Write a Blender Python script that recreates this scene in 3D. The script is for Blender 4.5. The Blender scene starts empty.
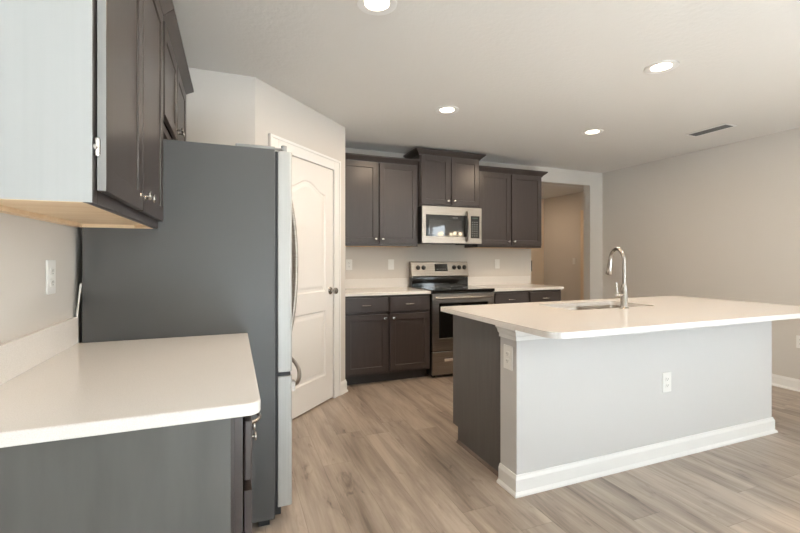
import bpy, bmesh, math, random
from mathutils import Vector, Matrix
random.seed(7)
PI = math.pi
C = bpy.context.scene.collection
SC = bpy.context.scene

# ------------------------------------------------------------------ camera
cam_d = bpy.data.cameras.new('camera')
cam = bpy.data.objects.new('camera', cam_d)
C.objects.link(cam)
cam.location = (0.591, 0.0, 1.249)
cam.rotation_euler = (PI/2, 0, -0.376)
cam_d.sensor_fit = 'HORIZONTAL'
cam_d.sensor_width = 36.0
cam_d.lens = 422.3/800*36.0
cam_d.shift_y = -(266.5-258.6)/800
cam_d.clip_start = 0.02
SC.camera = cam

# ------------------------------------------------------------------ view + world
vs = SC.view_settings
vs.view_transform = 'Standard'
vs.look = 'None'
vs.exposure = 0.17
vs.gamma = 1.0
vs.use_curve_mapping = False
w = bpy.data.worlds.new('world')
SC.world = w
w.use_nodes = True
wn = w.node_tree
bg = wn.nodes['Background']
sky = wn.nodes.new('ShaderNodeTexSky')
sky.sky_type = 'NISHITA'
sky.sun_disc = False
sky.sun_elevation = math.radians(45)
sky.sun_rotation = math.radians(20)
wn.links.new(sky.outputs['Color'], bg.inputs['Color'])
bg.inputs['Strength'].default_value = 0.25

def area(name, loc, rot, sx, sy, power, col):
    l = bpy.data.lights.new(name, 'AREA')
    l.shape = 'RECTANGLE'; l.size = sx; l.size_y = sy
    l.energy = power; l.color = col
    o = bpy.data.objects.new(name, l)
    C.objects.link(o); o.location = loc; o.rotation_euler = rot
    return o
# daylight arriving through the glass behind the camera and on the right
DAY = (0.86, 0.94, 1.0)
area('daylight_patio', (2.3, -4.35, 1.15), (PI/2, 0, 0), 2.6, 2.1, 16, DAY)
area('daylight_window', (5.95, -2.0, 1.5), (PI/2, 0, PI/2), 1.7, 1.4, 90, DAY)
sun_d = bpy.data.lights.new('sun', 'SUN'); sun_d.energy = 215; sun_d.angle = .01; sun_d.color = (.70, .865, 1.0)  # very strong, so its bounce off the unseen floor fills the ceiling
sun = bpy.data.objects.new('sun', sun_d); C.objects.link(sun)
sun.rotation_euler = Vector((.08, .78, -.62)).to_track_quat('-Z', 'Y').to_euler()
CAN = (1.0, 0.77, 0.54)
CANW = 12

# ------------------------------------------------------------------ materials
def mat(name, col=(.5,.5,.5), rough=.5, metal=0.0, spec=.5):
    m = bpy.data.materials.new(name); m.use_nodes = True
    b = m.node_tree.nodes['Principled BSDF']
    b.inputs['Base Color'].default_value = (*col, 1)
    b.inputs['Roughness'].default_value = rough
    b.inputs['Metallic'].default_value = metal
    b.inputs['Specular IOR Level'].default_value = spec
    return m
def nd(m, t, **kw):
    n = m.node_tree.nodes.new(t)
    for k, v in kw.items():
        if k in n.inputs: n.inputs[k].default_value = v
        else: setattr(n, k, v)
    return n
def lk(m, a, b): m.node_tree.links.new(a, b)
def bs(m): return m.node_tree.nodes['Principled BSDF']
def coord(m, scale=(1,1,1)):
    t = nd(m, 'ShaderNodeTexCoord'); mp = nd(m, 'ShaderNodeMapping')
    mp.inputs['Scale'].default_value = scale
    lk(m, t.outputs['Object'], mp.inputs['Vector'])
    return mp.outputs['Vector']
def varied(m, c1, c2, scale, nscale=1.0, detail=4, lo=.3, hi=.7):
    v = coord(m, scale)
    n = nd(m, 'ShaderNodeTexNoise'); n.inputs['Scale'].default_value = nscale; n.inputs['Detail'].default_value = detail
    lk(m, v, n.inputs['Vector'])
    r = nd(m, 'ShaderNodeValToRGB')
    r.color_ramp.elements[0].position = lo; r.color_ramp.elements[1].position = hi
    r.color_ramp.elements[0].color = (*c1, 1); r.color_ramp.elements[1].color = (*c2, 1)
    lk(m, n.outputs['Fac'], r.inputs['Fac'])
    lk(m, r.outputs['Color'], bs(m).inputs['Base Color'])
    return n
def bump(m, scale, nscale, strength, dist=.002):
    v = coord(m, scale)
    n = nd(m, 'ShaderNodeTexNoise'); n.inputs['Scale'].default_value = nscale; n.inputs['Detail'].default_value = 3
    lk(m, v, n.inputs['Vector'])
    b = nd(m, 'ShaderNodeBump'); b.inputs['Strength'].default_value = strength; b.inputs['Distance'].default_value = dist
    lk(m, n.outputs['Fac'], b.inputs['Height']); lk(m, b.outputs['Normal'], bs(m).inputs['Normal'])

M = {}
M['wall'] = mat('wall_paint', (.63,.60,.565), .75, 0, .3); bump(M['wall'], (1,1,1), 140, .12)
M['half'] = mat('half_wall_paint', (.60,.595,.59), .7, 0, .3); bump(M['half'], (1,1,1), 140, .12)
M['ceil'] = mat('ceiling_paint', (.74,.725,.70), .85, 0, .2); bump(M['ceil'], (1,1,1), 38, .35, .006)
M['trim'] = mat('trim_paint', (.82,.82,.81), .35, 0, .45)
M['door'] = mat('door_paint', (.80,.785,.765), .38, 0, .45)
M['wood'] = mat('dark_stained_wood', (.1,.08,.07), .3, 0, .5)
varied(M['wood'], (.040,.031,.029), (.050,.039,.036), (34,34,2.2), 1.6, 5, .25, .75)
M['woodh'] = mat('dark_stained_wood_crosswise', (.1,.08,.07), .36, 0, .5)
varied(M['woodh'], (.040,.031,.029), (.050,.039,.036), (2.2,34,34), 1.6, 5, .25, .75)
M['panel'] = mat('grey_end_panel', (.12,.12,.115), .5, 0, .4)
varied(M['panel'], (.082,.081,.077), (.112,.110,.105), (9,9,1.6), 1.8, 5, .25, .75)
M['islp'] = mat('charcoal_end_panel', (.07,.066,.063), .42, 0, .45)
varied(M['islp'], (.098,.092,.088), (.118,.111,.106), (30,30,2), 1.5, 5, .25, .75)
M['band'] = mat('grey_lit_edge', (.30,.30,.295), .45)  # lighter grey: strong light on a dark door edge, put into the colour
M['shoe'] = mat('brown_shoe_moulding', (.15,.11,.09), .5)
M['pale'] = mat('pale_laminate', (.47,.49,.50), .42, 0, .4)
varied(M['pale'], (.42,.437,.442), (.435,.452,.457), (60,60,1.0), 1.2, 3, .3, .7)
M['toe'] = mat('toe_kick_dark', (.035,.032,.03), .6)
M['maple'] = mat('maple_underside', (.7,.5,.3), .5)
varied(M['maple'], (.72,.52,.32), (.82,.64,.44), (14,1.6,14), 1.5, 5, .3, .7)
M['quartz'] = mat('white_quartz', (.78,.76,.73), .16, 0, .5)
varied(M['quartz'], (.72,.70,.68), (.79,.775,.755), (1,1,1), 420, 2, .38, .62)
M['steel'] = mat('stainless_steel', (.62,.60,.57), .3, 1.0)
nz = varied(M['steel'], (.29,.262,.232), (.385,.352,.315), (3,3,160), 1.5, 3, .3, .7)
M['steelv'] = mat('fridge_door_steel', (.5,.5,.5), .5, .35)
varied(M['steelv'], (.43,.43,.415), (.47,.47,.455), (90,90,1), 1.5, 3, .3, .7)
M['nickel'] = mat('satin_nickel', (.40,.38,.355), .27, 1.0)
M['chrome'] = mat('polished_chrome', (.8,.8,.8), .1, 1.0)
M['fridge'] = mat('fridge_side_grey', (.084,.084,.084), .42, 0, .5); bump(M['fridge'], (1,1,1), 260, .1)
M['black'] = mat('black_plastic', (.012,.012,.012), .35)
M['glass'] = mat('black_glass', (.008,.008,.008), .06, 0, .6)
M['mesh'] = mat('oven_window_glass', (.03,.028,.026), .02, 0, .6)
M['plastic'] = mat('white_plastic', (.82,.82,.80), .35)
M['slot'] = mat('socket_slot', (.06,.06,.06), .6)
M['gasket'] = mat('dark_gasket', (.03,.03,.032), .6)
M['hinge'] = mat('grey_hinge_cover', (.30,.31,.31), .4)
M['vent'] = mat('vent_shadow', (.05,.055,.06), .8)
M['slat'] = mat('vent_slat_metal', (.13,.14,.15), .5)
M['mark'] = mat('printed_mark', (.22,.22,.21), .5)
M['hall_warmlit'] = mat('hall_lamplit_tone', (.74,.60,.44), .6)  # the hall lamp's orange light is painted into this colour
def emis(name, col, s):
    m = mat(name, col); bs(m).inputs['Emission Color'].default_value = (*col, 1); bs(m).inputs['Emission Strength'].default_value = s
    return m
M['lens'] = emis('lit_lens', (1.0,.86,.68), 9.0)
M['bulb'] = emis('lit_bulb', (1.0,.80,.55), 25.0)
M['digit'] = emis('green_digits', (.02,.04,.03), .02)
# window glass: thin clear pane
gl = bpy.data.materials.new('window_glass'); gl.use_nodes = True
nt = gl.node_tree; nt.nodes.clear()
o_ = nt.nodes.new('ShaderNodeOutputMaterial'); t_ = nt.nodes.new('ShaderNodeBsdfTransparent'); g_ = nt.nodes.new('ShaderNodeBsdfGlossy')
mx = nt.nodes.new('ShaderNodeMixShader'); g_.inputs['Roughness'].default_value = .02
mx.inputs['Fac'].default_value = .06
nt.links.new(t_.outputs[0], mx.inputs[1]); nt.links.new(g_.outputs[0], mx.inputs[2]); nt.links.new(mx.outputs[0], o_.inputs['Surface'])
M['pane'] = gl
# plank floor: planks run in Y
def floor_mat():
    m = mat('oak_plank_floor', (.5,.4,.3), .33, 0, .45)
    t = nd(m, 'ShaderNodeTexCoord'); s = nd(m, 'ShaderNodeSeparateXYZ'); lk(m, t.outputs['Object'], s.inputs[0])
    def ma(op, a, b=None, c=None):
        n = nd(m, 'ShaderNodeMath', operation=op)
        for i, q in enumerate((a, b, c)):
            if q is None: continue
            if isinstance(q, (int, float)): n.inputs[i].default_value = q
            else: lk(m, q, n.inputs[i])
        return n.outputs[0]
    W, L = .182, 1.22
    xr = ma('DIVIDE', s.outputs['X'], W); row = ma('FLOOR', xr)
    wn1 = nd(m, 'ShaderNodeTexWhiteNoise', noise_dimensions='1D'); lk(m, row, wn1.inputs['W'])
    yr = ma('ADD', ma('DIVIDE', s.outputs['Y'], L), wn1.outputs['Value']); colm = ma('FLOOR', yr)
    cb = nd(m, 'ShaderNodeCombineXYZ'); lk(m, row, cb.inputs[0]); lk(m, colm, cb.inputs[1])
    wn2 = nd(m, 'ShaderNodeTexWhiteNoise', noise_dimensions='2D'); lk(m, cb.outputs[0], wn2.inputs['Vector'])
    # grain coordinates: shifted per plank
    off = ma('MULTIPLY', wn2.outputs['Value'], 37.0)
    gv = nd(m, 'ShaderNodeCombineXYZ')
    lk(m, ma('ADD', ma('MULTIPLY', s.outputs['X'], 9.0), off), gv.inputs[0]); lk(m, ma('ADD', ma('MULTIPLY', s.outputs['Y'], 1.1), off), gv.inputs[1])
    n1 = nd(m, 'ShaderNodeTexNoise'); n1.inputs['Scale'].default_value = 1.0; n1.inputs['Detail'].default_value = 5; n1.inputs['Roughness'].default_value = .6; n1.inputs['Distortion'].default_value = .6
    lk(m, gv.outputs[0], n1.inputs['Vector'])
    gv2 = nd(m, 'ShaderNodeCombineXYZ')
    lk(m, ma('ADD', ma('MULTIPLY', s.outputs['X'], 70.0), off), gv2.inputs[0]); lk(m, ma('ADD', ma('MULTIPLY', s.outputs['Y'], 3.0), off), gv2.inputs[1])
    n2 = nd(m, 'ShaderNodeTexNoise'); n2.inputs['Scale'].default_value = 1.0; n2.inputs['Detail'].default_value = 3
    lk(m, gv2.outputs[0], n2.inputs['Vector'])
    f = ma('ADD', ma('MULTIPLY', n1.outputs['Fac'], .74), ma('ADD', ma('MULTIPLY', n2.outputs['Fac'], .18), ma('MULTIPLY', wn2.outputs['Value'], .10)))
    r = nd(m, 'ShaderNodeValToRGB'); e = r.color_ramp.elements
    e[0].position = .31; e[0].color = (.15,.12,.10,1); e[1].position = .66; e[1].color = (.48,.405,.34,1)
    k = e.new(.46); k.color = (.31,.252,.206,1)
    gv3 = nd(m, 'ShaderNodeCombineXYZ')
    lk(m, ma('ADD', ma('MULTIPLY', s.outputs['X'], 14.0), off), gv3.inputs[0]); lk(m, ma('ADD', ma('MULTIPLY', s.outputs['Y'], 4.5), off), gv3.inputs[1])
    n3 = nd(m, 'ShaderNodeTexNoise'); n3.inputs['Scale'].default_value = 1.0; n3.inputs['Detail'].default_value = 4; n3.inputs['Distortion'].default_value = 1.2
    lk(m, gv3.outputs[0], n3.inputs['Vector'])
    kn = nd(m, 'ShaderNodeMapRange'); kn.inputs['From Min'].default_value = .62; kn.inputs['From Max'].default_value = .78; lk(m, n3.outputs['Fac'], kn.inputs['Value'])
    f = ma('SUBTRACT', f, ma('MULTIPLY', kn.outputs['Result'], .16))
    lk(m, f, r.inputs['Fac'])
    # seams
    fx = ma('FRACT', xr); fy = ma('FRACT', yr)
    sx = ma('LESS_THAN', fx, .012); sy = ma('LESS_THAN', fy, .002)
    seam = ma('MAXIMUM', sx, sy)
    mix = nd(m, 'ShaderNodeMix', data_type='RGBA'); lk(m, ma('MULTIPLY', seam, .45), mix.inputs[0])
    lk(m, r.outputs['Color'], mix.inputs[6]); mix.inputs[7].default_value = (.09,.07,.055,1)
    lk(m, mix.outputs[2], bs(m).inputs['Base Color'])
    b = nd(m, 'ShaderNodeBump'); b.inputs['Strength'].default_value = .12; b.inputs['Distance'].default_value = .002
    lk(m, n2.outputs['Fac'], b.inputs['Height']); lk(m, b.outputs['Normal'], bs(m).inputs['Normal'])
    return m
M['floor'] = floor_mat()

# ------------------------------------------------------------------ mesh helpers
def box(bm, x0, x1, y0, y1, z0, z1):
    x0, x1 = sorted((x0, x1)); y0, y1 = sorted((y0, y1)); z0, z1 = sorted((z0, z1))
    v = [bm.verts.new(p) for p in ((x0,y0,z0),(x1,y0,z0),(x1,y1,z0),(x0,y1,z0),(x0,y0,z1),(x1,y0,z1),(x1,y1,z1),(x0,y1,z1))]
    for f in ((0,3,2,1),(4,5,6,7),(0,1,5,4),(1,2,6,5),(2,3,7,6),(3,0,4,7)):
        bm.faces.new([v[i] for i in f])
    return bm
def bx(*a):
    bm = bmesh.new(); n = 6
    for i in range(0, len(a), 6): box(bm, *a[i:i+6])
    return bm
def frame_axes(d):
    d = d.normalized(); a = Vector((0,0,1)) if abs(d.z) < .9 else Vector((1,0,0))
    u = d.cross(a).normalized(); return u, d.cross(u).normalized()
def tube(bm, pts, r, n=12, cap=True):
    pts = [Vector(p) for p in pts]; rs = r if isinstance(r, (list, tuple)) else [r]*len(pts)
    rings = []; u = None
    for i, p in enumerate(pts):
        d = (pts[min(i+1, len(pts)-1)] - pts[max(i-1, 0)]).normalized()
        if u is None: u, v = frame_axes(d)
        else:
            u = (u - d*u.dot(d)).normalized(); v = d.cross(u)
        rings.append([bm.verts.new(p + (u*math.cos(2*PI*k/n) + v*math.sin(2*PI*k/n))*rs[i]) for k in range(n)])
    for a, b in zip(rings, rings[1:]):
        for k in range(n): bm.faces.new((a[k], a[(k+1)%n], b[(k+1)%n], b[k]))
    if cap: bm.faces.new(rings[0]); bm.faces.new(rings[-1])
    return bm
def lathe(bm, prof, o=(0,0,0), axis=(0,0,1), n=24):
    # prof: (radius, height along axis)
    o = Vector(o); ax = Vector(axis).normalized(); u, v = frame_axes(ax); rings = []
    for r, h in prof:
        if r < 1e-6: rings.append([bm.verts.new(o + ax*h)])
        else: rings.append([bm.verts.new(o + ax*h + (u*math.cos(2*PI*k/n) + v*math.sin(2*PI*k/n))*r) for k in range(n)])
    for a, b in zip(rings, rings[1:]):
        for k in range(n):
            q = [a[k % len(a)], a[(k+1) % len(a)], b[(k+1) % len(b)], b[k % len(b)]]
            q = [x for i, x in enumerate(q) if x not in q[:i]]
            if len(q) > 2: bm.faces.new(q)
    if len(rings[0]) > 1: bm.faces.new(rings[0])
    if len(rings[-1]) > 1: bm.faces.new(rings[-1])
    return bm
def rrect(x0, x1, y0, y1, r, seg=8):
    # r: radii for corners (x0y0, x1y0, x1y1, x0y1)
    if not isinstance(r, (list, tuple)): r = [r]*4
    out = []
    for (cx, cy, a0), rr in zip(((x0,y0,PI),(x1,y0,1.5*PI),(x1,y1,0),(x0,y1,.5*PI)), r):
        if rr < 1e-6: out.append((cx, cy)); continue
        sx = 1 if cx == x0 else -1; sy = 1 if cy == y0 else -1
        ox, oy = cx + sx*rr, cy + sy*rr
        for k in range(seg+1):
            a = a0 + PI/2*k/seg; out.append((ox + rr*math.cos(a), oy + rr*math.sin(a)))
    return out
def slab(outer, z0, z1, holes=()):
    bm = bmesh.new(); edges = []
    for lp in [outer, *holes]:
        vv = [bm.verts.new((x, y, z0)) for x, y in lp]
        edges += [bm.edges.new((vv[i], vv[(i+1) % len(vv)])) for i in range(len(vv))]
    if holes: bmesh.ops.triangle_fill(bm, use_beauty=True, use_dissolve=False, edges=edges)
    else: bm.faces.new(bm.verts[:])
    ex = bmesh.ops.extrude_face_region(bm, geom=bm.faces[:])
    bmesh.ops.translate(bm, vec=(0,0,z1-z0), verts=[g for g in ex['geom'] if isinstance(g, bmesh.types.BMVert)])
    return bm
def offs(loop, d):
    n = len(loop); out = []
    for i in range(n):
        p, q, r = Vector(loop[i-1]), Vector(loop[i]), Vector(loop[(i+1) % n])
        e1 = (q-p).normalized(); e2 = (r-q).normalized()
        n1 = Vector((-e1.y, e1.x)); n2 = Vector((-e2.y, e2.x))
        b = (n1+n2); b.normalize(); out.append(tuple(q + b*(d/max(.3, b.dot(n1)))))
    return out
def panel_slab(x0, x1, z0, z1, yf, t, loops, steps):
    # door leaf: front at y = yf (facing -y), thickness t; each ccw loop (x,z) is sunk by steps [(inset, depth)...]
    bm = bmesh.new(); edges = []
    oc = [(x0,z0),(x1,z0),(x1,z1),(x0,z1)]
    ov = [bm.verts.new((x, yf, z)) for x, z in oc]
    edges += [bm.edges.new((ov[i], ov[(i+1)%4])) for i in range(4)]
    lvs = []
    for lp in loops:
        vv = [bm.verts.new((x, yf, z)) for x, z in lp]; lvs.append(vv)
        edges += [bm.edges.new((vv[i], vv[(i+1)%len(vv)])) for i in range(len(vv))]
    bmesh.ops.triangle_fill(bm, use_beauty=True, use_dissolve=False, edges=edges)
    for lp, vv in zip(loops, lvs):
        prev = vv
        for ins, dep in steps:
            cur = [bm.verts.new((x, yf+dep, z)) for x, z in offs(lp, ins)]
            for i in range(len(cur)):
                j = (i+1) % len(cur); bm.faces.new((prev[i], prev[j], cur[j], cur[i]))
            prev = cur
        bm.faces.new(prev)
    bv = [bm.verts.new((x, yf+t, z)) for x, z in oc]
    for i in range(4):
        j = (i+1)%4; bm.faces.new((ov[i], bv[i], bv[j], ov[j]))
    bm.faces.new(bv)
    return bm

MATS = {}
def wmat(o):
    m = Matrix.Identity(4)
    while o:
        m = Matrix.LocRotScale(o.location, o.rotation_euler, o.scale) @ m; o = o.parent
    return m
def obj(name, bm, m, parent=None, local=False, bevel=0, smooth=False, seg=2):
    bmesh.ops.recalc_face_normals(bm, faces=bm.faces[:])
    me = bpy.data.meshes.new(name); bm.to_mesh(me); bm.free()
    me.materials.append(M[m] if isinstance(m, str) else m)
    o = bpy.data.objects.new(name, me); C.objects.link(o)
    if parent:
        if not local: me.transform(wmat(parent).inverted())
        o.parent = parent
    if smooth:
        for p in me.polygons: p.use_smooth = True
        try: me.set_sharp_from_angle(angle=math.radians(40))
        except Exception: pass
    if bevel:
        b = o.modifiers.new('bevel', 'BEVEL'); b.width = bevel; b.segments = seg; b.limit_method = 'ANGLE'; b.angle_limit = math.radians(50)
    return o
def thing(name, label, cat, loc=(0,0,0), rotz=0, group=None):
    o = bpy.data.objects.new(name, None); C.objects.link(o)
    o.location = loc; o.rotation_euler = (0,0,rotz); o.empty_display_size = .1
    o['label'] = label; o['category'] = cat
    if group: o['group'] = group
    return o
def tag(o, label, cat, group=None):
    o['label'] = label; o['category'] = cat
    if group: o['group'] = group
    return o
def struct(name, bm, m, label=None, **k):
    o = obj(name, bm, m, **k); o['kind'] = 'structure'
    if label: o['label'] = label
    return o

# ------------------------------------------------------------------ dimensions
YB, XR, H = 4.601, 5.551, 2.485
YF = -4.0
CT0, CT1 = .884, .914
T = .12
# ------------------------------------------------------------------ room shell
struct('floor', bx(-T, 7.0, YF-T, 7.3, -.1, 0), 'floor', 'light oak plank floor')
struct('ceiling', bx(-T, 7.0, YF-T, 7.3, H, H+.1), 'ceil', 'textured off-white ceiling')
struct('wall_left', bx(-T, 0, YF, YB+T, 0, H), 'wall', 'greige wall behind the refrigerator')
# back wall with opening x 4.289..5.319, head 2.291
OX0, OX1, OZ = 4.289, 5.319, 2.291
bm = bmesh.new()
v = [(0,0),(OX0,0),(OX0,OZ),(OX1,OZ),(OX1,0),(XR,0),(XR,H),(0,H)]
f = bm.faces.new([bm.verts.new((x, YB, z)) for x, z in v])
ex = bmesh.ops.extrude_face_region(bm, geom=[f])
bmesh.ops.translate(bm, vec=(0,T,0), verts=[g for g in ex['geom'] if isinstance(g, bmesh.types.BMVert)])
struct('wall_back', bm, 'wall', 'greige back wall behind the range, with a cased opening')
# right wall with a window far behind the camera
def wall_y(x0, x1, y0, y1, wy0, wy1, wz0, wz1):
    bm = bmesh.new()
    box(bm, x0,x1,y0,wy0,0,H); box(bm, x0,x1,wy1,y1,0,H); box(bm, x0,x1,wy0,wy1,0,wz0); box(bm, x0,x1,wy0,wy1,wz1,H); return bm
struct('wall_right', wall_y(XR, XR+T, YF, YB+T, -2.9, -1.1, .9, 2.15), 'wall', 'long greige wall on the right')
bm = bmesh.new()
box(bm, -T, .5, YF-T, YF, 0, H); box(bm, 4.5, XR+T, YF-T, YF, 0, H); box(bm, .5, 4.5, YF-T, YF, 2.25, H)
struct('wall_front', bm, 'wall', 'wall behind the camera')
def window(name, axis, a0, a1, z0, z1, p, n):
    bm = bmesh.new(); t = .05
    def b(u0,u1,w0,w1,q0,q1):
        if axis == 'x': box(bm, u0,u1,q0,q1,w0,w1)
        else: box(bm, q0,q1,u0,u1,w0,w1)
    b(a0,a1,z0,z0+t,p,p+.07); b(a0,a1,z1-t,z1,p,p+.07)
    for k in range(n+1):
        c = a0 + (a1-a0-t)*k/n; b(c,c+t,z0+t,z1-t,p,p+.07)
    fr = struct(name, bm, 'trim')
    bm = bmesh.new(); b(a0+t,a1-t,z0+t,z1-t,p+.032,p+.036)
    obj('pane', bm, 'pane', fr)
window('window_1', 'x', .5, 4.5, 0, 2.25, YF-.1, 3)  # unseen glazing, widened so the sun patch behind the camera lights the ceiling
window('window_2', 'y', -2.9, -1.1, .9, 2.15, XR+.03, 2)
# pantry walls
PX0, PY0, PX1, PY1 = .729, 3.040, 1.571, 3.885
struct('wall_alcove', bx(0, PX0, PY0, PY0+.1, 0, H), 'wall', 'short wall beside the refrigerator alcove')
s2 = math.sqrt(.5)
DL = math.hypot(PX1-PX0, PY1-PY0)
D0, D1, DH = .220, .987, 2.045
o = bpy.data.objects.new('tmp', None); o.location = (PX0, PY0, 0); o.rotation_euler = (0,0,math.atan2(PY1-PY0, PX1-PX0))
PM = wmat(o); bpy.data.objects.remove(o)
def pstruct(name, bm, m, label=None, **k):
    o = struct(name, bm, m, label, **k); o.matrix_world = PM; return o
bm = bmesh.new()
box(bm, 0, D0, 0, .1, 0, H); box(bm, D1, DL, 0, .1, 0, H); box(bm, D0, D1, 0, .1, DH, H)
pstruct('wall_pantry', bm, 'wall', 'angled pantry wall holding the white door')
struct('wall_pantry_side', bx(PX1-.1, PX1, PY1+.005, YB, 0, H), 'wall', 'pantry side wall next to the left wall cabinet')
# casing of the pantry door
def prof_strip(bm, x0, x1, y0, z0, z1, vertical, inner):
    # flat casing with a stepped back-band
    box(bm, x0, x1, y0-.016, y0, z0, z1)
CW = .092
bm = bmesh.new()
box(bm, D0-CW, D0+.004, -.016, 0, 0, DH+CW); box(bm, D1-.004, D1+CW, -.016, 0, 0, DH+CW); box(bm, D0+.004, D1-.004, -.016, 0, DH-.004, DH+CW)
box(bm, D0-CW, D0-CW+.022, -.024, -.016, 0, DH+CW); box(bm, D1+CW-.022, D1+CW, -.024, -.016, 0, DH+CW); box(bm, D0-CW+.022, D1+CW-.022, -.024, -.016, DH+CW-.022, DH+CW)
pstruct('trim_1', bm, 'trim', 'white casing around the pantry door', bevel=.003)
# pantry door: two panels, the upper one with an arched head
dx0, dx1, dz0, dz1 = D0+.0065, D1-.0065, .012, DH-.006
px0, px1 = dx0+.115, dx1-.115
low = [(px0,.235),(px1,.235),(px1,.80),(px0,.80)]
top = [(px0,.965),(px1,.965)]
zs, ah, N = 1.80, .085, 18
for k in range(N+1):
    s = 1 - 2*k/N
    top.append(((px0+px1)/2 + s*(px1-px0)/2, zs + ah*.5*(1+math.cos(PI*s))))
pd = pstruct('door_1', panel_slab(dx0, dx1, dz0, dz1, .002, .035, [low, top], [(.010,.009),(.030,.009),(.050,.003)]), 'door', 'white two-panel pantry door with arched upper panel')
kx, kz = .938, .965
bm = bmesh.new()
lathe(bm, [(.033,0),(.033,.004),(.028,.009),(.012,.012),(.011,.035),(.018,.040),(.027,.048),(.029,.058),(.025,.067),(.012,.072),(0,.073)], (kx, .002, kz), (0,-1,0), 28)
obj('door_knob', bm, 'nickel', pd, local=True, smooth=True)
# baseboards
def bb(name, pts, label, closed=False, h=.11, t=.014, flip=1):
    # baseboard along a polyline (room on the left of travel when flip=1), with a small shoe moulding
    bm = bmesh.new(); pr = [(0,0),(t+.012,0),(t+.011,.010),(t+.003,.019),(t,.021),(t,h-.022),(t-.006,h-.008),(t-.008,h),(0,h)]
    P = [Vector(p) for p in pts]; rings = []
    for i, p in enumerate(P):
        e1 = (p-P[i-1]).normalized() if i else (P[1]-p).normalized()
        e2 = (P[i+1]-p).normalized() if i < len(P)-1 else e1
        n1 = Vector((-e1.y, e1.x)); n2 = Vector((-e2.y, e2.x)); b = (n1+n2).normalized(); k = flip/max(.3, b.dot(n1))
        rings.append([bm.verts.new((p.x+b.x*o_*k, p.y+b.y*o_*k, z)) for o_, z in pr])
    for a, c in zip(rings, rings[1:]):
        for j in range(len(pr)):
            bm.faces.new((a[j], a[(j+1)%len(pr)], c[(j+1)%len(pr)], c[j]))
    bm.faces.new(rings[0]); bm.faces.new(rings[-1])
    return struct(name, bm, 'trim', label)
def ppt(t): return (PX0+(PX1-PX0)*t/DL, PY0+(PY1-PY0)*t/DL)
bb('baseboard_pantry', [ppt(D1+CW), (PX1, PY1), (PX1, 4.03)], 'white baseboard at the corner of the pantry wall', flip=-1)
bb('baseboard_right', [(XR, YF), (XR, YB), (OX1, YB), (OX1, YB+T)], 'white baseboard along the right wall')
# ------------------------------------------------------------------ hall beyond the opening
struct('wall_hall_back', bx(3.6, 6.9, 7.06, 7.16, 0, H), 'hall_warmlit', 'warm lit end wall of the hall')
struct('wall_hall_right', bx(6.59, 6.69, YB+T, 7.06, 0, H), 'wall', 'greige hall wall seen through the opening')
struct('wall_hall_left', bx(3.5, 3.6, YB+T, 7.16, 0, H), 'wall', 'left wall of the hall')
struct('trim_2', bx(6.565, 6.59, 5.93, 6.04, 0, 2.14), 'hall_warmlit', 'casing strip on the hall wall')
hd = struct('door_2', bx(5.45, 6.30, 7.02, 7.06, .01, 2.05), 'hall_warmlit', 'pale hall door seen through the opening', bevel=.003)
bm = bmesh.new(); box(bm, 6.215, 6.245, 7.005, 7.02, .99, 1.21)
obj('latch_plate', bm, 'nickel', hd)

# ------------------------------------------------------------------ recessed lights
def can(x, y, label, on=True, hall=False):
    t = thing('recessed_light', label, 'ceiling light', (x, y, H), 0, None if hall else 'recessed ceiling lights')
    bm = bmesh.new()
    lathe(bm, [(.098,0),(.097,-.005),(.088,-.008),(.060,-.002),(.060,0)], (x, y, H), (0,0,1), 40)
    obj('trim_ring', bm, 'trim', t, smooth=True)
    bm = bmesh.new(); lathe(bm, [(.0595,-.0005),(.0595,-.0025),(.04,-.003),(0,-.0032)], (x, y, H), (0,0,1), 40)
    obj('lens', bm, 'lens', t, smooth=True)
    l = bpy.data.lights.new('can_bulb', 'AREA'); l.shape = 'DISK'; l.size = .14; l.energy = 9 if hall else CANW; l.color = (1.0,.74,.5) if hall else CAN
    lo = bpy.data.objects.new('bulb', l); C.objects.link(lo); lo.parent = t; lo.location = (0,0,-.012)
    return t
can(1.237, 1.94, 'recessed ceiling light cut by the top edge of the photo')
can(2.244, 3.12, 'recessed ceiling light nearest the range and pantry')
can(3.157, 1.914, 'rightmost recessed ceiling light, above the island countertop')
can(3.848, 3.14, 'smallest recessed ceiling light, nearest the opening to the hall')
hl = can(5.5, 6.55, 'recessed hall light beyond the opening', hall=True)

# ceiling vent
vt = thing('ceiling_vent', 'dark louvred air vent in white frame on the ceiling', 'vent', (4.855, 2.68, H))
x0, x1, y0, y1 = 4.775, 4.935, 2.49, 2.87
bm = bmesh.new(); t_ = .017
for a in ((x0,x1,y0,y0+t_),(x0,x1,y1-t_,y1),(x0,x0+t_,y0+t_,y1-t_),(x1-t_,x1,y0+t_,y1-t_)): box(bm, *a, H-.008, H)
obj('frame', bm, 'trim', vt, bevel=.002)
obj('backing', bx(x0+t_, x1-t_, y0+t_, y1-t_, H-.001, H), 'vent', vt)
for k in range(7):
    xx = x0+t_+.007+k*(x1-x0-2*t_-.006)/7
    bm = bx(xx, xx+.010, y0+t_, y1-t_, H-.007, H-.004)
    obj('slat', bm, 'slat', vt)

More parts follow.
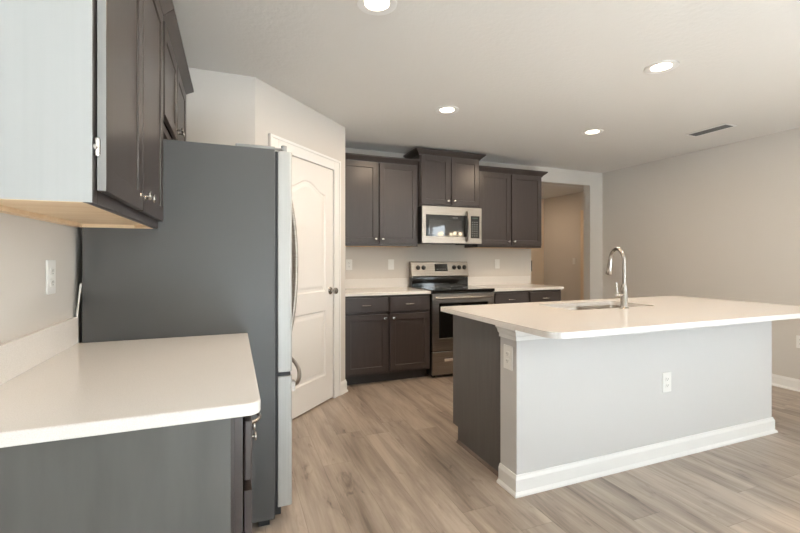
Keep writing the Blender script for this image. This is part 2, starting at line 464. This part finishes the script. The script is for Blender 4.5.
# ------------------------------------------------------------------ outlets and switches
def plate(loc, rotz, label, kind='duplex', w=.072, h=.118):
    name = 'electrical_outlet' if kind == 'duplex' else 'light_switch'
    t = thing(name, label, 'outlet' if kind == 'duplex' else 'switch', loc, rotz)
    obj('cover_plate', bx(-w/2, w/2, -.006, 0, -h/2, h/2), 'plastic', t, local=True, bevel=.002)
    if kind == 'duplex':
        for s in (-1, 1):
            bm = slab(rrect(-.017, .017, -.014, .014, .009, 5), 0, .003)
            bm.transform(Matrix.Translation((0, -.006, s*.0195)) @ Matrix.Rotation(PI/2, 4, 'X'))
            k = obj('socket', bm, 'plastic', t, local=True)
            bm = bmesh.new()
            for xx in (-.0075, .0055): box(bm, xx, xx+.002, -.0095, -.0088, s*.0195-.002, s*.0195+.007)
            box(bm, -.002, .002, -.0095, -.0088, s*.0195-.009, s*.0195-.005)
            obj('slots', bm, 'slot', k, local=True)
    else:
        obj('rocker', bx(-.0165, .0165, -.010, -.006, -.033, .033), 'plastic', t, local=True, bevel=.0015)
    return t
plate((0, 1.805, 1.185), PI/2, 'white duplex outlet on the left wall above the near counter')
plate((1.794, YB, 1.18), 0, 'white outlet on the back wall beside the pantry corner')
plate((2.295, YB, 1.18), 0, 'white switch plate on the back wall just left of the range', 'rocker')
plate((3.752, YB, 1.18), 0, 'white switch plate on the back wall right of the range', 'rocker')
plate((3.116, 1.85, .475), 0, 'white outlet low on the long front face of the island', w=.078, h=.122)
plate((1.984, 1.920, .712), -PI/2, 'white outlet on the narrow end of the island half wall', w=.078, h=.13)
plate((XR, 2.305, .465), -PI/2, 'white outlet low on the right wall at the photo edge')
plate((6.59, 6.22, 1.2), -PI/2, 'light switch on the hall wall beyond the opening', 'rocker')

# ------------------------------------------------------------------ cabinets (local: x width, front faces -y, back at y=0)
FF = .019   # door thickness
def shaker(x0, x1, z0, z1, y, st=.057):
    lp = [(x0+st,z0+st),(x1-st,z0+st),(x1-st,z1-st),(x0+st,z1-st)]
    return panel_slab(x0, x1, z0, z1, y-FF, FF-.001, [lp], [(.0015,.0055),(.003,.0065)])
def knob(parent, x, y, z):
    bm = bmesh.new()
    lathe(bm, [(.008,0),(.007,.002),(.0045,.004),(.0045,.021),(.009,.022),(.0145,.024),(.0150,.027),(.0135,.030),(.007,.0315),(0,.032)], (x, y, z), (0,-1,0), 20)
    obj('knob', bm, 'nickel', parent, local=True, smooth=True)
def pull(parent, x, y, z, wd=.095):
    bm = bmesh.new()
    n = 10; pts = []
    for k in range(n+1):
        a = k/n; pts.append((x-wd/2+wd*a, y-.004-.026*math.sin(PI*a)**.6, z))
    tube(bm, pts, .0052, 10)
    obj('pull', bm, 'nickel', parent, local=True, smooth=True)
def crown(w, d, z, L, R):
    bm = bmesh.new(); pr = [(0,-.016),(.010,-.016),(.013,-.004),(.034,.016),(.054,.034),(.058,.036),(.058,.050),(0,.050)]
    rings = []
    for o_, h in pr:
        rings.append([bm.verts.new(p) for p in ((-o_*L, 0, z+h), (-o_*L, -d-o_, z+h), (w+o_*R, -d-o_, z+h), (w+o_*R, 0, z+h))])
    n = len(pr)
    for i in range(n):
        a, b = rings[i], rings[(i+1) % n]
        for k in range(3): bm.faces.new((a[k], b[k], b[k+1], a[k+1]))
    bm.faces.new([r[0] for r in rings]); bm.faces.new([r[3] for r in rings])
    return bm
def carcass(w, d, z0, z1, t=.018):
    bm = bmesh.new()
    box(bm, 0, t, -d+FF, 0, z0, z1); box(bm, w-t, w, -d+FF, 0, z0, z1); box(bm, t, w-t, -.006, 0, z0, z1)
    box(bm, t, w-t, -d+FF, -.006, z0+.02, z0+.02+t)
    return bm
def face_frame(w, d, z0, z1, bars=(), mid=None, st=.038):
    bm = bmesh.new()
    box(bm, 0, st, -d, -d+FF, z0, z1); box(bm, w-st, w, -d, -d+FF, z0, z1)
    box(bm, st, w-st, -d, -d+FF, z0, z0+st); box(bm, st, w-st, -d, -d+FF, z1-st, z1)
    for b in bars: box(bm, st, w-st, -d, -d+FF, b-st/2, b+st/2)
    if mid: box(bm, w/2-mid/2, w/2+mid/2, -d, -d+FF, z0+st, z1-st)
    return bm
def upper(label, loc, rotz, w, d, h, L, R, gap=.020, rev=.012, zrev=.03, band=False, under=True):
    t = thing('wall_cabinet', label, 'cabinet', loc, rotz)
    bm = carcass(w, d, 0, h); box(bm, .018, w-.018, -d+FF, -.006, h-.02, h)
    obj('carcass', bm, 'wood', t, local=True)
    obj('face_frame', face_frame(w, d, 0, h, mid=.05), 'wood', t, local=True, bevel=.001)
    if under: obj('underside', bx(.018, w-.018, -d+FF, -.006, .012, .019,  -.003, .018, -d+FF, -.001, -.0015, -.0002,  w-.018, w, -d+FF, -.001, -.0015, -.0002,  w-.0195, w-.018, -d+FF, -.006, 0, .012,  .018, w-.0195, -.03, -.0005, -.0015, .012), 'maple', t, local=True)
    for s in (0, 1):
        x0 = rev if s == 0 else w/2+gap/2; x1 = w/2-gap/2 if s == 0 else w-rev
        dr = obj('door', shaker(x0, x1, zrev, h-.022, -d-.002), 'wood', t, local=True, bevel=.0015)
        if band and s == 0: obj('lit_door_edge', bx(x0-.0012, x0-.0001, -d-.001-FF, -d-.003, zrev+.001, h-.023), 'band', dr, local=True)['label'] = 'door edge with bright light painted on'  # thin strip painting bright light onto the near door's edge
        knob(dr, x1-.03 if s == 0 else x0+.03, -d-.002-FF, zrev+.045)
    obj('crown_moulding', crown(w, d, h-.008, L, R), 'woodh', t, local=True)
    return t
def base(label, loc, rotz, w, d, h=.884, gap=.026, rev=.014, name='base_cabinet', end=0, drawers=True, pulls=True):
    t = thing(name, label, 'cabinet', loc, rotz)
    obj('carcass', carcass(w, d, .1, h), 'wood', t, local=True)
    obj('face_frame', face_frame(w, d, .1, h, bars=(.705,), mid=.05), 'wood', t, local=True, bevel=.001)
    obj('toe_kick', bx(0, w, -d+.075, -d+.09, 0, .1), 'toe', t, local=True)
    for s in (0, 1):
        x0 = rev if s == 0 else w/2+gap/2; x1 = w/2-gap/2 if s == 0 else w-rev
        f = obj('drawer_front', bx(x0, x1, -d-.002-FF, -d-.003, .718, .862), 'woodh', t, local=True, bevel=.004)
        pull(f, (x0+x1)/2, -d-.002-FF, .79)
        dr = obj('door', shaker(x0, x1, .122, .695, -d-.002), 'wood', t, local=True, bevel=.0015)
        knob(dr, x1-.032 if s == 0 else x0+.032, -d-.002-FF, .655)
    return t
RX = 2.506; RW = .762
UZ = 1.383
# back wall uppers
upper('dark wood wall cabinet in the corner beside the pantry', (PX1+.004, YB, UZ), 0, RX-PX1-.008, .298, .914, 0, 0)
mc = upper('short raised dark cabinet directly above the microwave', (RX, YB, 1.833), 0, RW, .340, .585, 1, 1, zrev=.022, under=False)
uc = upper('dark wood wall cabinet right of the microwave beside the opening', (RX+RW+.004, YB, UZ), 0, 4.205-RX-RW-.004, .298, .914, 0, 1)
# back wall bases
BD = YB-3.985
base('dark base cabinet between the pantry corner and the range', (PX1+.004, YB, 0), 0, RX-PX1-.012, BD)
base('dark base cabinet right of the range, mostly behind the island', (RX+RW+.008, YB, 0), 0, 4.228-RX-RW-.008, BD)
# left run (facing +X)
LY0, LY1 = 1.144, 2.052
lu = upper('large dark wall cabinet at top left with pale grey end panel', (0, LY0, 1.376), PI/2, LY1-LY0, .295, .921, 1, 0, gap=.014, rev=.024, band=True)
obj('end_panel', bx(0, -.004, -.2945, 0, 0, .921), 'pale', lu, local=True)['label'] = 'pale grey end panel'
bm = bmesh.new()
bm.faces.new([bm.verts.new(p) for p in ((.86,-.30+.024,.012),(.80,-.276,.012),(.86,-.215,.012))])
ex = bmesh.ops.extrude_face_region(bm, geom=bm.faces[:]); bmesh.ops.translate(bm, vec=(0,0,-.012), verts=[g for g in ex['geom'] if isinstance(g, bmesh.types.BMVert)])
obj('corner_block', bm, 'maple', lu, local=True)
bm = bmesh.new(); lathe(bm, [(.009,0),(.009,.005),(.006,.008),(0,.009)], (.011, -.2955, .129), (0,-1,0), 16); lathe(bm, [(.0055,-.020),(.0065,-.017),(.0065,.017),(.0055,.020)], (.012, -.3005, .129), (0,0,1), 14)
obj('hinge', bm, 'chrome', lu, local=True)
upper('dark wall cabinet above the refrigerator', (0, LY1+.004, 1.83), PI/2, .92, .295, .467, 0, 1, gap=.014, rev=.014, zrev=.045, under=False)
LB0 = 1.058
lb = base('dark base cabinet at lower left with grey end panel', (0, LB0, 0), PI/2, 2.022-LB0, .612)
obj('end_panel', bx(0, -.005, -.585, 0, 0, .884), 'panel', lb, local=True)['label'] = 'grey grained end panel'

# ------------------------------------------------------------------ countertops
def counter(name, label, bm, sp=None):
    t = obj(name, bm, 'quartz', bevel=.004)
    tag(t, label, 'countertop'); return t
counter('countertop', 'white quartz countertop on the left base cabinet in the foreground', slab(rrect(.001, .652, 1.036, 2.026, (0,.03,0,0)), CT0, CT1))
tag(obj('backsplash', bx(.001, .020, 1.036, 2.026, CT1, 1.018), 'quartz', bevel=.002), 'white quartz upstand along the left wall', 'backsplash')
counter('countertop', 'white quartz countertop between the pantry corner and the range', slab(rrect(PX1+.002, RX-.004, 3.958, YB-.001, 0), CT0, CT1))
tag(obj('backsplash', bx(PX1+.002, RX-.004, YB-.02, YB-.001, CT1, 1.018), 'quartz', bevel=.002), 'low white quartz upstand left of the range', 'backsplash')
counter('countertop', 'white quartz countertop right of the range beside the opening', slab(rrect(RX+RW+.004, 4.262, 3.958, YB-.001, (0,.02,0,0)), CT0, CT1))
tag(obj('backsplash', bx(RX+RW+.004, 4.262, YB-.02, YB-.001, CT1, 1.018), 'quartz', bevel=.002), 'low white quartz upstand right of the range', 'backsplash')

# ------------------------------------------------------------------ island
IX0, IX1, IY0, IY1 = 1.930, 4.314, 1.505, 2.640
WX0, WX1, WY0, WY1 = 1.984, 4.205, 1.85, 1.995
SX0, SX1, SY0, SY1 = 2.645, 3.395, 2.13, 2.50
counter('countertop', 'large white quartz island countertop with a sink cutout', slab(rrect(IX0, IX1, IY0, IY1, (.085,.085,.02,.02), 10), CT0, CT1, [rrect(SX0, SX1, SY0, SY1, .03, 6)]))
struct('wall_island', bx(WX0, WX1, WY0, WY1, 0, CT0), 'half', 'pale grey half wall of the island')
bb('baseboard_island', [(WX0, WY1), (WX0, WY0), (WX1, WY0), (WX1, WY1)], 'white baseboard around the island half wall', flip=-1, h=.105)
# moulding under the countertop
bm = bmesh.new()
pr = [(0,.815),(.010,.815),(.010,.835),(.018,.842),(.024,.862),(.034,.872),(.034,CT0),(0,CT0)]
P = [(WX0, WY1), (WX0, WY0), (WX1, WY0), (WX1, WY1)]; sg = [(-1,0),(-1,-1),(1,-1),(1,0)]
rings = [[bm.verts.new((p[0]+s[0]*o_, p[1]+s[1]*o_, z)) for o_, z in pr] for p, s in zip(P, sg)]
for a, c in zip(rings, rings[1:]):
    for j in range(len(pr)): bm.faces.new((a[j], a[(j+1)%len(pr)], c[(j+1)%len(pr)], c[j]))
bm.faces.new(rings[0]); bm.faces.new(rings[-1])
struct('trim_3', bm, 'trim', 'white moulding under the island countertop')
# island cabinet run, doors on the far (range) side: local frame turned by 180 degrees
ICX0, ICX1, ICY = 2.020, 4.195, WY1+.002
ID = .602
ic = thing('island_cabinet', 'charcoal cabinet run of the island behind the half wall', 'cabinet', (ICX1, ICY, 0), PI)
IW = ICX1-ICX0
obj('carcass', carcass(IW, ID, .1, CT0), 'wood', ic, local=True)
obj('face_frame', face_frame(IW, ID, .1, CT0, bars=(.705,), mid=.05), 'wood', ic, local=True)
obj('toe_kick', bx(0, IW, -ID+.075, -ID+.09, 0, .1), 'toe', ic, local=True)
bm = bmesh.new()
vv = [(0,0),(-ID+.07,0),(-ID+.07,.105),(-ID,.105),(-ID,CT0),(0,CT0)]
f = bm.faces.new([bm.verts.new((IW, y, z)) for y, z in vv]); ex = bmesh.ops.extrude_face_region(bm, geom=[f])
bmesh.ops.translate(bm, vec=(.006,0,0), verts=[g for g in ex['geom'] if isinstance(g, bmesh.types.BMVert)])
obj('end_panel', bm, 'islp', ic, local=True)
bm = bmesh.new(); f = bm.faces.new([bm.verts.new((IW+.006+a, -.02, b)) for a, b in ((0,0),(.014,0),(.012,.008),(.006,.015),(0,.018))]); ex = bmesh.ops.extrude_face_region(bm, geom=[f])
bmesh.ops.translate(bm, vec=(0,-ID+.09,0), verts=[g for g in ex['geom'] if isinstance(g, bmesh.types.BMVert)])
obj('shoe_moulding', bm, 'shoe', ic, local=True)
nD = 4
for k in range(nD):
    x0 = .014 + k*(IW-.014)/nD; x1 = x0 + (IW-.014)/nD - .014
    f = obj('drawer_front', bx(x0, x1, -ID-.002-FF, -ID-.003, .718, .862), 'woodh', ic, local=True, bevel=.004)
    dr = obj('door', shaker(x0, x1, .122, .695, -ID-.002), 'wood', ic, local=True)
    knob(dr, x1-.032 if k % 2 == 0 else x0+.032, -ID-.002-FF, .655)
# sink
sk = thing('kitchen_sink', 'stainless double-bowl undermount sink in the island countertop', 'sink', ((SX0+SX1)/2, (SY0+SY1)/2, CT0))
def bowl(x0, x1, y0, y1):
    bm = bmesh.new(); rings = []
    for ins, z in ((-.018,0),(0,0),(.004,-.012),(.008,-.16),(.022,-.188),(.06,-.195)):
        rings.append([bm.verts.new((x, y, CT0-.001+z)) for x, y in rrect(x0+ins, x1-ins, y0+ins, y1-ins, max(.02,.045-ins*.3), 5)])
    for a, b in zip(rings, rings[1:]):
        n = len(a)
        for k in range(n): bm.faces.new((a[k], a[(k+1)%n], b[(k+1)%n], b[k]))
    bm.faces.new(rings[-1]); return bm
mid = SX0 + .40
for x0, x1 in ((SX0+.002, mid-.014), (mid+.014, SX1-.002)):
    b = obj('bowl', bowl(x0, x1, SY0+.002, SY1-.002), 'steel', sk, smooth=True)
    bm = bmesh.new(); lathe(bm, [(.045,0),(.045,.003),(.036,.004),(.034,-.001),(.0,-.001)], ((x0+x1)/2, (SY0+SY1)/2, CT0-.1955), (0,0,1), 24)
    obj('drain', bm, 'chrome', b, smooth=True)
# faucet
FX, FY = 3.032, 2.085
fc = thing('kitchen_faucet', 'tall gooseneck pull-down faucet in brushed nickel beside the sink', 'faucet', (FX, FY, CT1))
bm = bmesh.new(); lathe(bm, [(.030,0),(.030,.006),(.026,.010),(.0225,.014),(.0215,.10),(.0225,.13),(.019,.15),(.0135,.165)], (FX, FY, CT1), (0,0,1), 28)
obj('body', bm, 'nickel', fc, smooth=True)
a20 = math.radians(20); dv = Vector((math.sin(a20), math.cos(a20), 0))
R = .088; pts = [(FX, FY, CT1+.155), (FX, FY, CT1+.22), (FX, FY, CT1+.30)]
for k in range(1, 13):
    a = PI*k/13*1.06; q = Vector((FX, FY, CT1+.315)) + dv*(R - R*math.cos(a)) + Vector((0,0,R*math.sin(a))); pts.append(tuple(q))
bm = bmesh.new(); tube(bm, pts, .0125, 16); obj('spout', bm, 'nickel', fc, smooth=True)
e0 = Vector(pts[-1]); dd = (e0-Vector(pts[-2])).normalized(); dd = (dd*.6 + Vector((0,0,-1))*.4 + dv*.12).normalized()
bm = bmesh.new(); tube(bm, [e0-dd*.01, e0+dd*.02, e0+dd*.06, e0+dd*.095, e0+dd*.10], [.0135,.0155,.0195,.022,.019], 18)
sp = obj('spray_head', bm, 'nickel', fc, smooth=True)
bm = bmesh.new(); tube(bm, [e0+dd*.1002, e0+dd*.103], [.015,.014], 16); obj('nozzle', bm, 'black', sp, smooth=True)
bm = bmesh.new(); tube(bm, [(FX-.018, FY, CT1+.092), (FX-.055, FY, CT1+.092), (FX-.068, FY, CT1+.094)], [.0125,.0125,.010], 16)
hx, hz = FX-.060, CT1+.094
tube(bm, [(hx, FY, hz), (hx-.006, FY, hz+.03), (hx-.010, FY, hz+.082)], [.0075,.006,.0065], 12)
obj('lever_handle', bm, 'nickel', fc, smooth=True)

# ------------------------------------------------------------------ range
rg = thing('range', 'freestanding stainless electric range with black glass cooktop', 'stove', (RX+RW/2, 4.25, 0))
x0, x1 = RX+.004, RX+RW-.004
yf = 3.945
obj('body', bx(x0, x1, yf+.03, YB-.03, .02, .895), 'black', rg, bevel=.003)
ck = obj('cooktop', bx(x0-.002, x1+.002, yf-.012, YB-.10, .892, .922), 'glass', rg, bevel=.006)
for cx, cy, r in ((.19,.17,.105),(.56,.17,.085),(.19,.42,.08),(.56,.42,.105)):
    bm = bmesh.new(); lathe(bm, [(r,0),(r,.0006),(r-.004,.0006),(r-.004,0)], (x0+cx, yf+cy, .9219), (0,0,1), 48); obj('burner_ring', bm, 'hinge', ck)
# back guard: black lower riser and sloped stainless control panel
obj('riser', bx(x0, x1, YB-.10, YB-.03, .90, 1.035), 'glass', rg, bevel=.006)
bm = bmesh.new()
pf = [(YB-.105,1.03),(YB-.118,1.045),(YB-.085,1.205),(YB-.075,1.213),(YB-.03,1.213),(YB-.03,1.03)]
f = bm.faces.new([bm.verts.new((x0, y, z)) for y, z in pf]); ex = bmesh.ops.extrude_face_region(bm, geom=[f])
bmesh.ops.translate(bm, vec=(x1-x0,0,0), verts=[g for g in ex['geom'] if isinstance(g, bmesh.types.BMVert)])
cp = obj('control_panel', bm, 'steel', rg, bevel=.003)
tn = Vector((0, -.16, -.033)).normalized(); tn = Vector((0,-.979,.202)); tu = Vector((0,.202,.979))
def onp(x, u, n=0):  # point on sloped panel, u along slope from its foot
    return Vector((x, YB-.118, 1.045)) + tu*u + tn*n
for xx in (.085,.155,.560,.630,.700):
    p = onp(x0+xx, .10); bm = bmesh.new()
    lathe(bm, [(.027,0),(.027,.004),(.021,.007),(.019,.024),(.016,.027),(0,.027)], p, tn, 24)
    kb = obj('control_knob', bm, 'black', cp, smooth=True)
    bm = bmesh.new(); q = p + tn*.0272; box(bm, q.x-.0012, q.x+.0012, q.y-.001, q.y, q.z+.003, q.z+.015); obj('pointer', bm, 'mark', kb)
def pquad(xa, xb, ua, ub, n0, n1):
    bm = bmesh.new()
    v = [bm.verts.new(onp(x, u, n)) for n in (n0, n1) for x, u in ((xa,ua),(xb,ua),(xb,ub),(xa,ub))]
    for f in ((0,1,2,3),(4,5,6,7),(0,1,5,4),(1,2,6,5),(2,3,7,6),(3,0,4,7)): bm.faces.new([v[i] for i in f])
    return bm
dsp = obj('display', pquad(x0+.300, x0+.470, .055, .142, 0, .003), 'glass', cp)
bm = bmesh.new()
for i in range(4):
    for u in (.105,.115,.124):
        b2 = pquad(x0+.352+i*.018, x0+.362+i*.018, u, u+.0022, .0031, .0034)
        tmp = bpy.data.meshes.new('t'); b2.to_mesh(tmp); b2.free(); bm.from_mesh(tmp); bpy.data.meshes.remove(tmp)
obj('clock_digits', bm, 'digit', dsp)
bm = bmesh.new()
for i in range(6):
    b2 = pquad(x0+.325+i*.021, x0+.337+i*.021, .076, .083, .0031, .0034)
    tmp = bpy.data.meshes.new('t'); b2.to_mesh(tmp); b2.free(); bm.from_mesh(tmp); bpy.data.meshes.remove(tmp)
obj('display_buttons', bm, 'mark', dsp)
# oven door
bm = panel_slab(x0, x1, .285, .878, yf, .034, [[(x0+.075,.412),(x1-.075,.412),(x1-.075,.782),(x0+.075,.782)]], [(.002,.006)])
od = obj('oven_door', bm, 'steel', rg, bevel=.002)
obj('window', bx(x0+.078, x1-.078, yf+.004, yf+.0065, .415, .779), 'glass', od)
bm = bmesh.new(); n = 12; hp = []
for k in range(n+1):
    a = k/n; hp.append((x0+.03+(x1-x0-.06)*a, yf-.012-.040*math.sin(PI*a)**.35, .838))
tube(bm, hp, .013, 14); obj('handle', bm, 'steel', od, smooth=True)
dw = obj('warming_drawer', bx(x0, x1, yf, yf+.034, .035, .272), 'steel', rg, bevel=.004)
bm = bmesh.new(); box(bm, x0+.13, x1-.13, yf-.018, yf, .172, .205); obj('drawer_grip', bm, 'chrome', dw, bevel=.003)
for xx in (x0+.03, x1-.06):
    for yy in (yf+.06, YB-.1): obj('leveling_foot', bx(xx, xx+.03, yy, yy+.03, 0, .021), 'black', rg)

# ------------------------------------------------------------------ microwave
mw = thing('microwave', 'over-the-range stainless microwave with dark glass door', 'microwave', (RX+RW/2, 4.4, 1.421))
mx0, mx1, mz0, mz1, my = RX+.003, RX+RW-.003, 1.421, 1.829, 4.205
obj('body', bx(mx0, mx1, my+.02, YB-.002, mz0, mz1), 'black', mw, bevel=.002)
W_ = mx1-mx0; H_ = mz1-mz0
dx = mx0+W_*.775
bm = panel_slab(mx0, dx, mz0, mz1, my-.005, .026, [[(mx0+.045,mz0+.075),(dx-.008,mz0+.075),(dx-.008,mz0+.315),(mx0+.045,mz0+.315)]], [(.001,.002)])
md = obj('door', bm, 'steel', mw, bevel=.002)
dg = obj('door_glass', bx(mx0+.046, dx-.009, my-.0055, my-.003, mz0+.076, mz0+.314), 'glass', md)
obj('viewing_window', bx(mx0+.085, dx-.095, my-.0062, my-.0055, mz0+.095, mz0+.262), 'mesh', dg)
bm = bmesh.new(); lx = mx0+W_*.50
for i in range(8): box(bm, lx+i*.0085, lx+i*.0085+.0055, my-.0063, my-.0055, mz0+.281, mz0+.292)
obj('logo_lettering', bm, 'mark', dg)
cpn = obj('control_panel', bx(dx+.002, mx1, my-.005, my+.02, mz0, mz1), 'steel', mw, bevel=.002)
kg = obj('keypad', bx(dx+.025, mx1-.030, my-.0065, my-.005, mz0+.062, mz0+.315), 'glass', cpn)
bm = bmesh.new()
for r in range(7):
    for c in range(3):
        xx = dx+.040+c*.030; zz = mz0+.085+r*.026
        box(bm, xx, xx+.013, my-.0071, my-.0065, zz, zz+.008)
obj('key_legends', bm, 'mark', kg)
bm = bmesh.new(); box(bm, dx+.045, mx1-.05, my-.0071, my-.0065, mz0+.282, mz0+.300); obj('clock_display', bm, 'digit', kg)
bm = bmesh.new(); n = 14; hp = []
for k in range(n+1):
    a = k/n; hp.append((dx-.028, my-.010-.045*math.sin(PI*a)**.55, mz0+.025+.335*a))
tube(bm, hp, .0115, 14); obj('handle', bm, 'steel', md, smooth=True)
obj('vent_grille', bx(mx0+W_*.62, mx1-.075, my+.03, my+.10, mz0-.014, mz0), 'black', mw, bevel=.002)

# ------------------------------------------------------------------ refrigerator
FYA, FYB = 2.040, 2.952
fr = thing('refrigerator', 'stainless french-door refrigerator with dark grey sides in the alcove', 'refrigerator', (.4, 2.5, 0))
obj('cabinet_body', bx(.026, .772, FYA, FYB, .038, 1.758), 'fridge', fr, bevel=.004)
bm = bmesh.new(); box(bm, .772, .784, FYA+.006, FYB-.006, .09, 1.75); obj('door_gasket', bm, 'gasket', fr)
ym = (FYA+FYB)/2; FS = .705
def fdoor(name, y0, y1, z0, z1):
    bm = slab(rrect(.784, .850, y0, y1, (.004,.014,.014,.004), 5), z0, z1)
    return obj(name, bm, 'steelv', fr, bevel=.003)
d1 = fdoor('door', FYA, ym-.002, FS+.012, 1.752); d2 = fdoor('door', ym+.002, FYB, FS+.012, 1.752)
fz = fdoor('freezer_drawer', FYA, FYB, .088, FS-.008)
for d_, yy in ((d1, ym-.045), (d2, ym+.045)):
    bm = bmesh.new(); hp = []; n = 18
    for k in range(n+1):
        a = k/n; hp.append((.852+.072*math.sin(PI*a)**.55, yy, .74+.94*a))
    tube(bm, hp, .0115, 12); obj('handle', bm, 'steel', d_, smooth=True)
bm = bmesh.new(); hp = []; n = 18
for k in range(n+1):
    a = k/n; hp.append((.852+.080*math.sin(PI*a)**.5, FYA+.05+(FYB-FYA-.10)*a, .635))
tube(bm, hp, .0105, 12)
for yy in (FYA+.055, FYB-.055): box(bm, .850, .868, yy-.018, yy+.018, .612, .658)
obj('handle', bm, 'steel', fz, smooth=True)
bm = bmesh.new(); box(bm, .60, .775, FYA+.02, FYA+.11, 1.758, 1.776); obj('hinge_cover', bm, 'hinge', fr, bevel=.005)
bm = bmesh.new(); tube(bm, [(.815, FYA+.03, 1.750), (.815, FYA+.03, 1.784)], .014, 14); box(bm, .770, .825, FYA+.018, FYA+.045, 1.762, 1.770); obj('top_hinge', bm, 'hinge', fr, bevel=.002)
bm = bmesh.new(); box(bm, .760, .842, FYA+.008, FYA+.06, FS-.006, FS+.010); tube(bm, [(.815, FYA+.03, FS-.006), (.815, FYA+.03, FS+.012)], .013, 12); obj('middle_hinge', bm, 'gasket', fr)
for yy in (FYA+.03, FYB-.07):
    for xx in (.10, .70): obj('foot', bx(xx, xx+.05, yy, yy+.04, 0, .038), 'gasket', fr)
bm = bmesh.new(); box(bm, .72, .80, FYA+.02, FYB-.02, .045, .085); obj('toe_grille', bm, 'gasket', fr)
# cord behind the refrigerator
bm = bmesh.new()
tube(bm, [(.010, 2.034, .93), (.012, 2.034, 1.02), (.02, 2.034, 1.10), (.026, 2.034, 1.15)], .0035, 10)
tag(obj('power_cord', bm, 'plastic', smooth=True), 'thin white cord between the left wall and the refrigerator', 'cord')

# dining chandelier out of frame, reflected in the microwave door
CX, CY, CZ = 4.72, .70, 1.70
ch = thing('chandelier', 'lit five-bulb chandelier seen only as a reflection in the microwave glass', 'chandelier', (CX, CY, H))
bm = bmesh.new(); lathe(bm, [(.065,0),(.060,-.018),(.012,-.028)], (CX, CY, H), (0,0,1), 24); obj('canopy', bm, 'nickel', ch, smooth=True)
bm = bmesh.new(); tube(bm, [(CX,CY,H-.02),(CX,CY,CZ-.02)], .008, 10); lathe(bm, [(.0,-.05),(.022,-.035),(.028,0),(.014,.04),(.008,.08)], (CX, CY, CZ-.03), (0,0,1), 20); obj('stem', bm, 'nickel', ch, smooth=True)
for k in range(5):
    a = 2*PI*k/5+.3; dx_, dy_ = math.cos(a), math.sin(a)
    bm = bmesh.new(); tube(bm, [(CX+dx_*q, CY+dy_*q, CZ-.03+h) for q, h in ((.02,0),(.08,-.035),(.15,-.035),(.21,-.005),(.225,.035))], .006, 10)
    am = obj('arm', bm, 'nickel', ch, smooth=True)
    bm = bmesh.new(); lathe(bm, [(.013,0),(.022,.01),(.034,.035),(.036,.055),(.026,.082),(0,.092)], (CX+dx_*.225, CY+dy_*.225, CZ+.005), (0,0,1), 20)
    obj('bulb', bm, 'bulb', am, smooth=True)
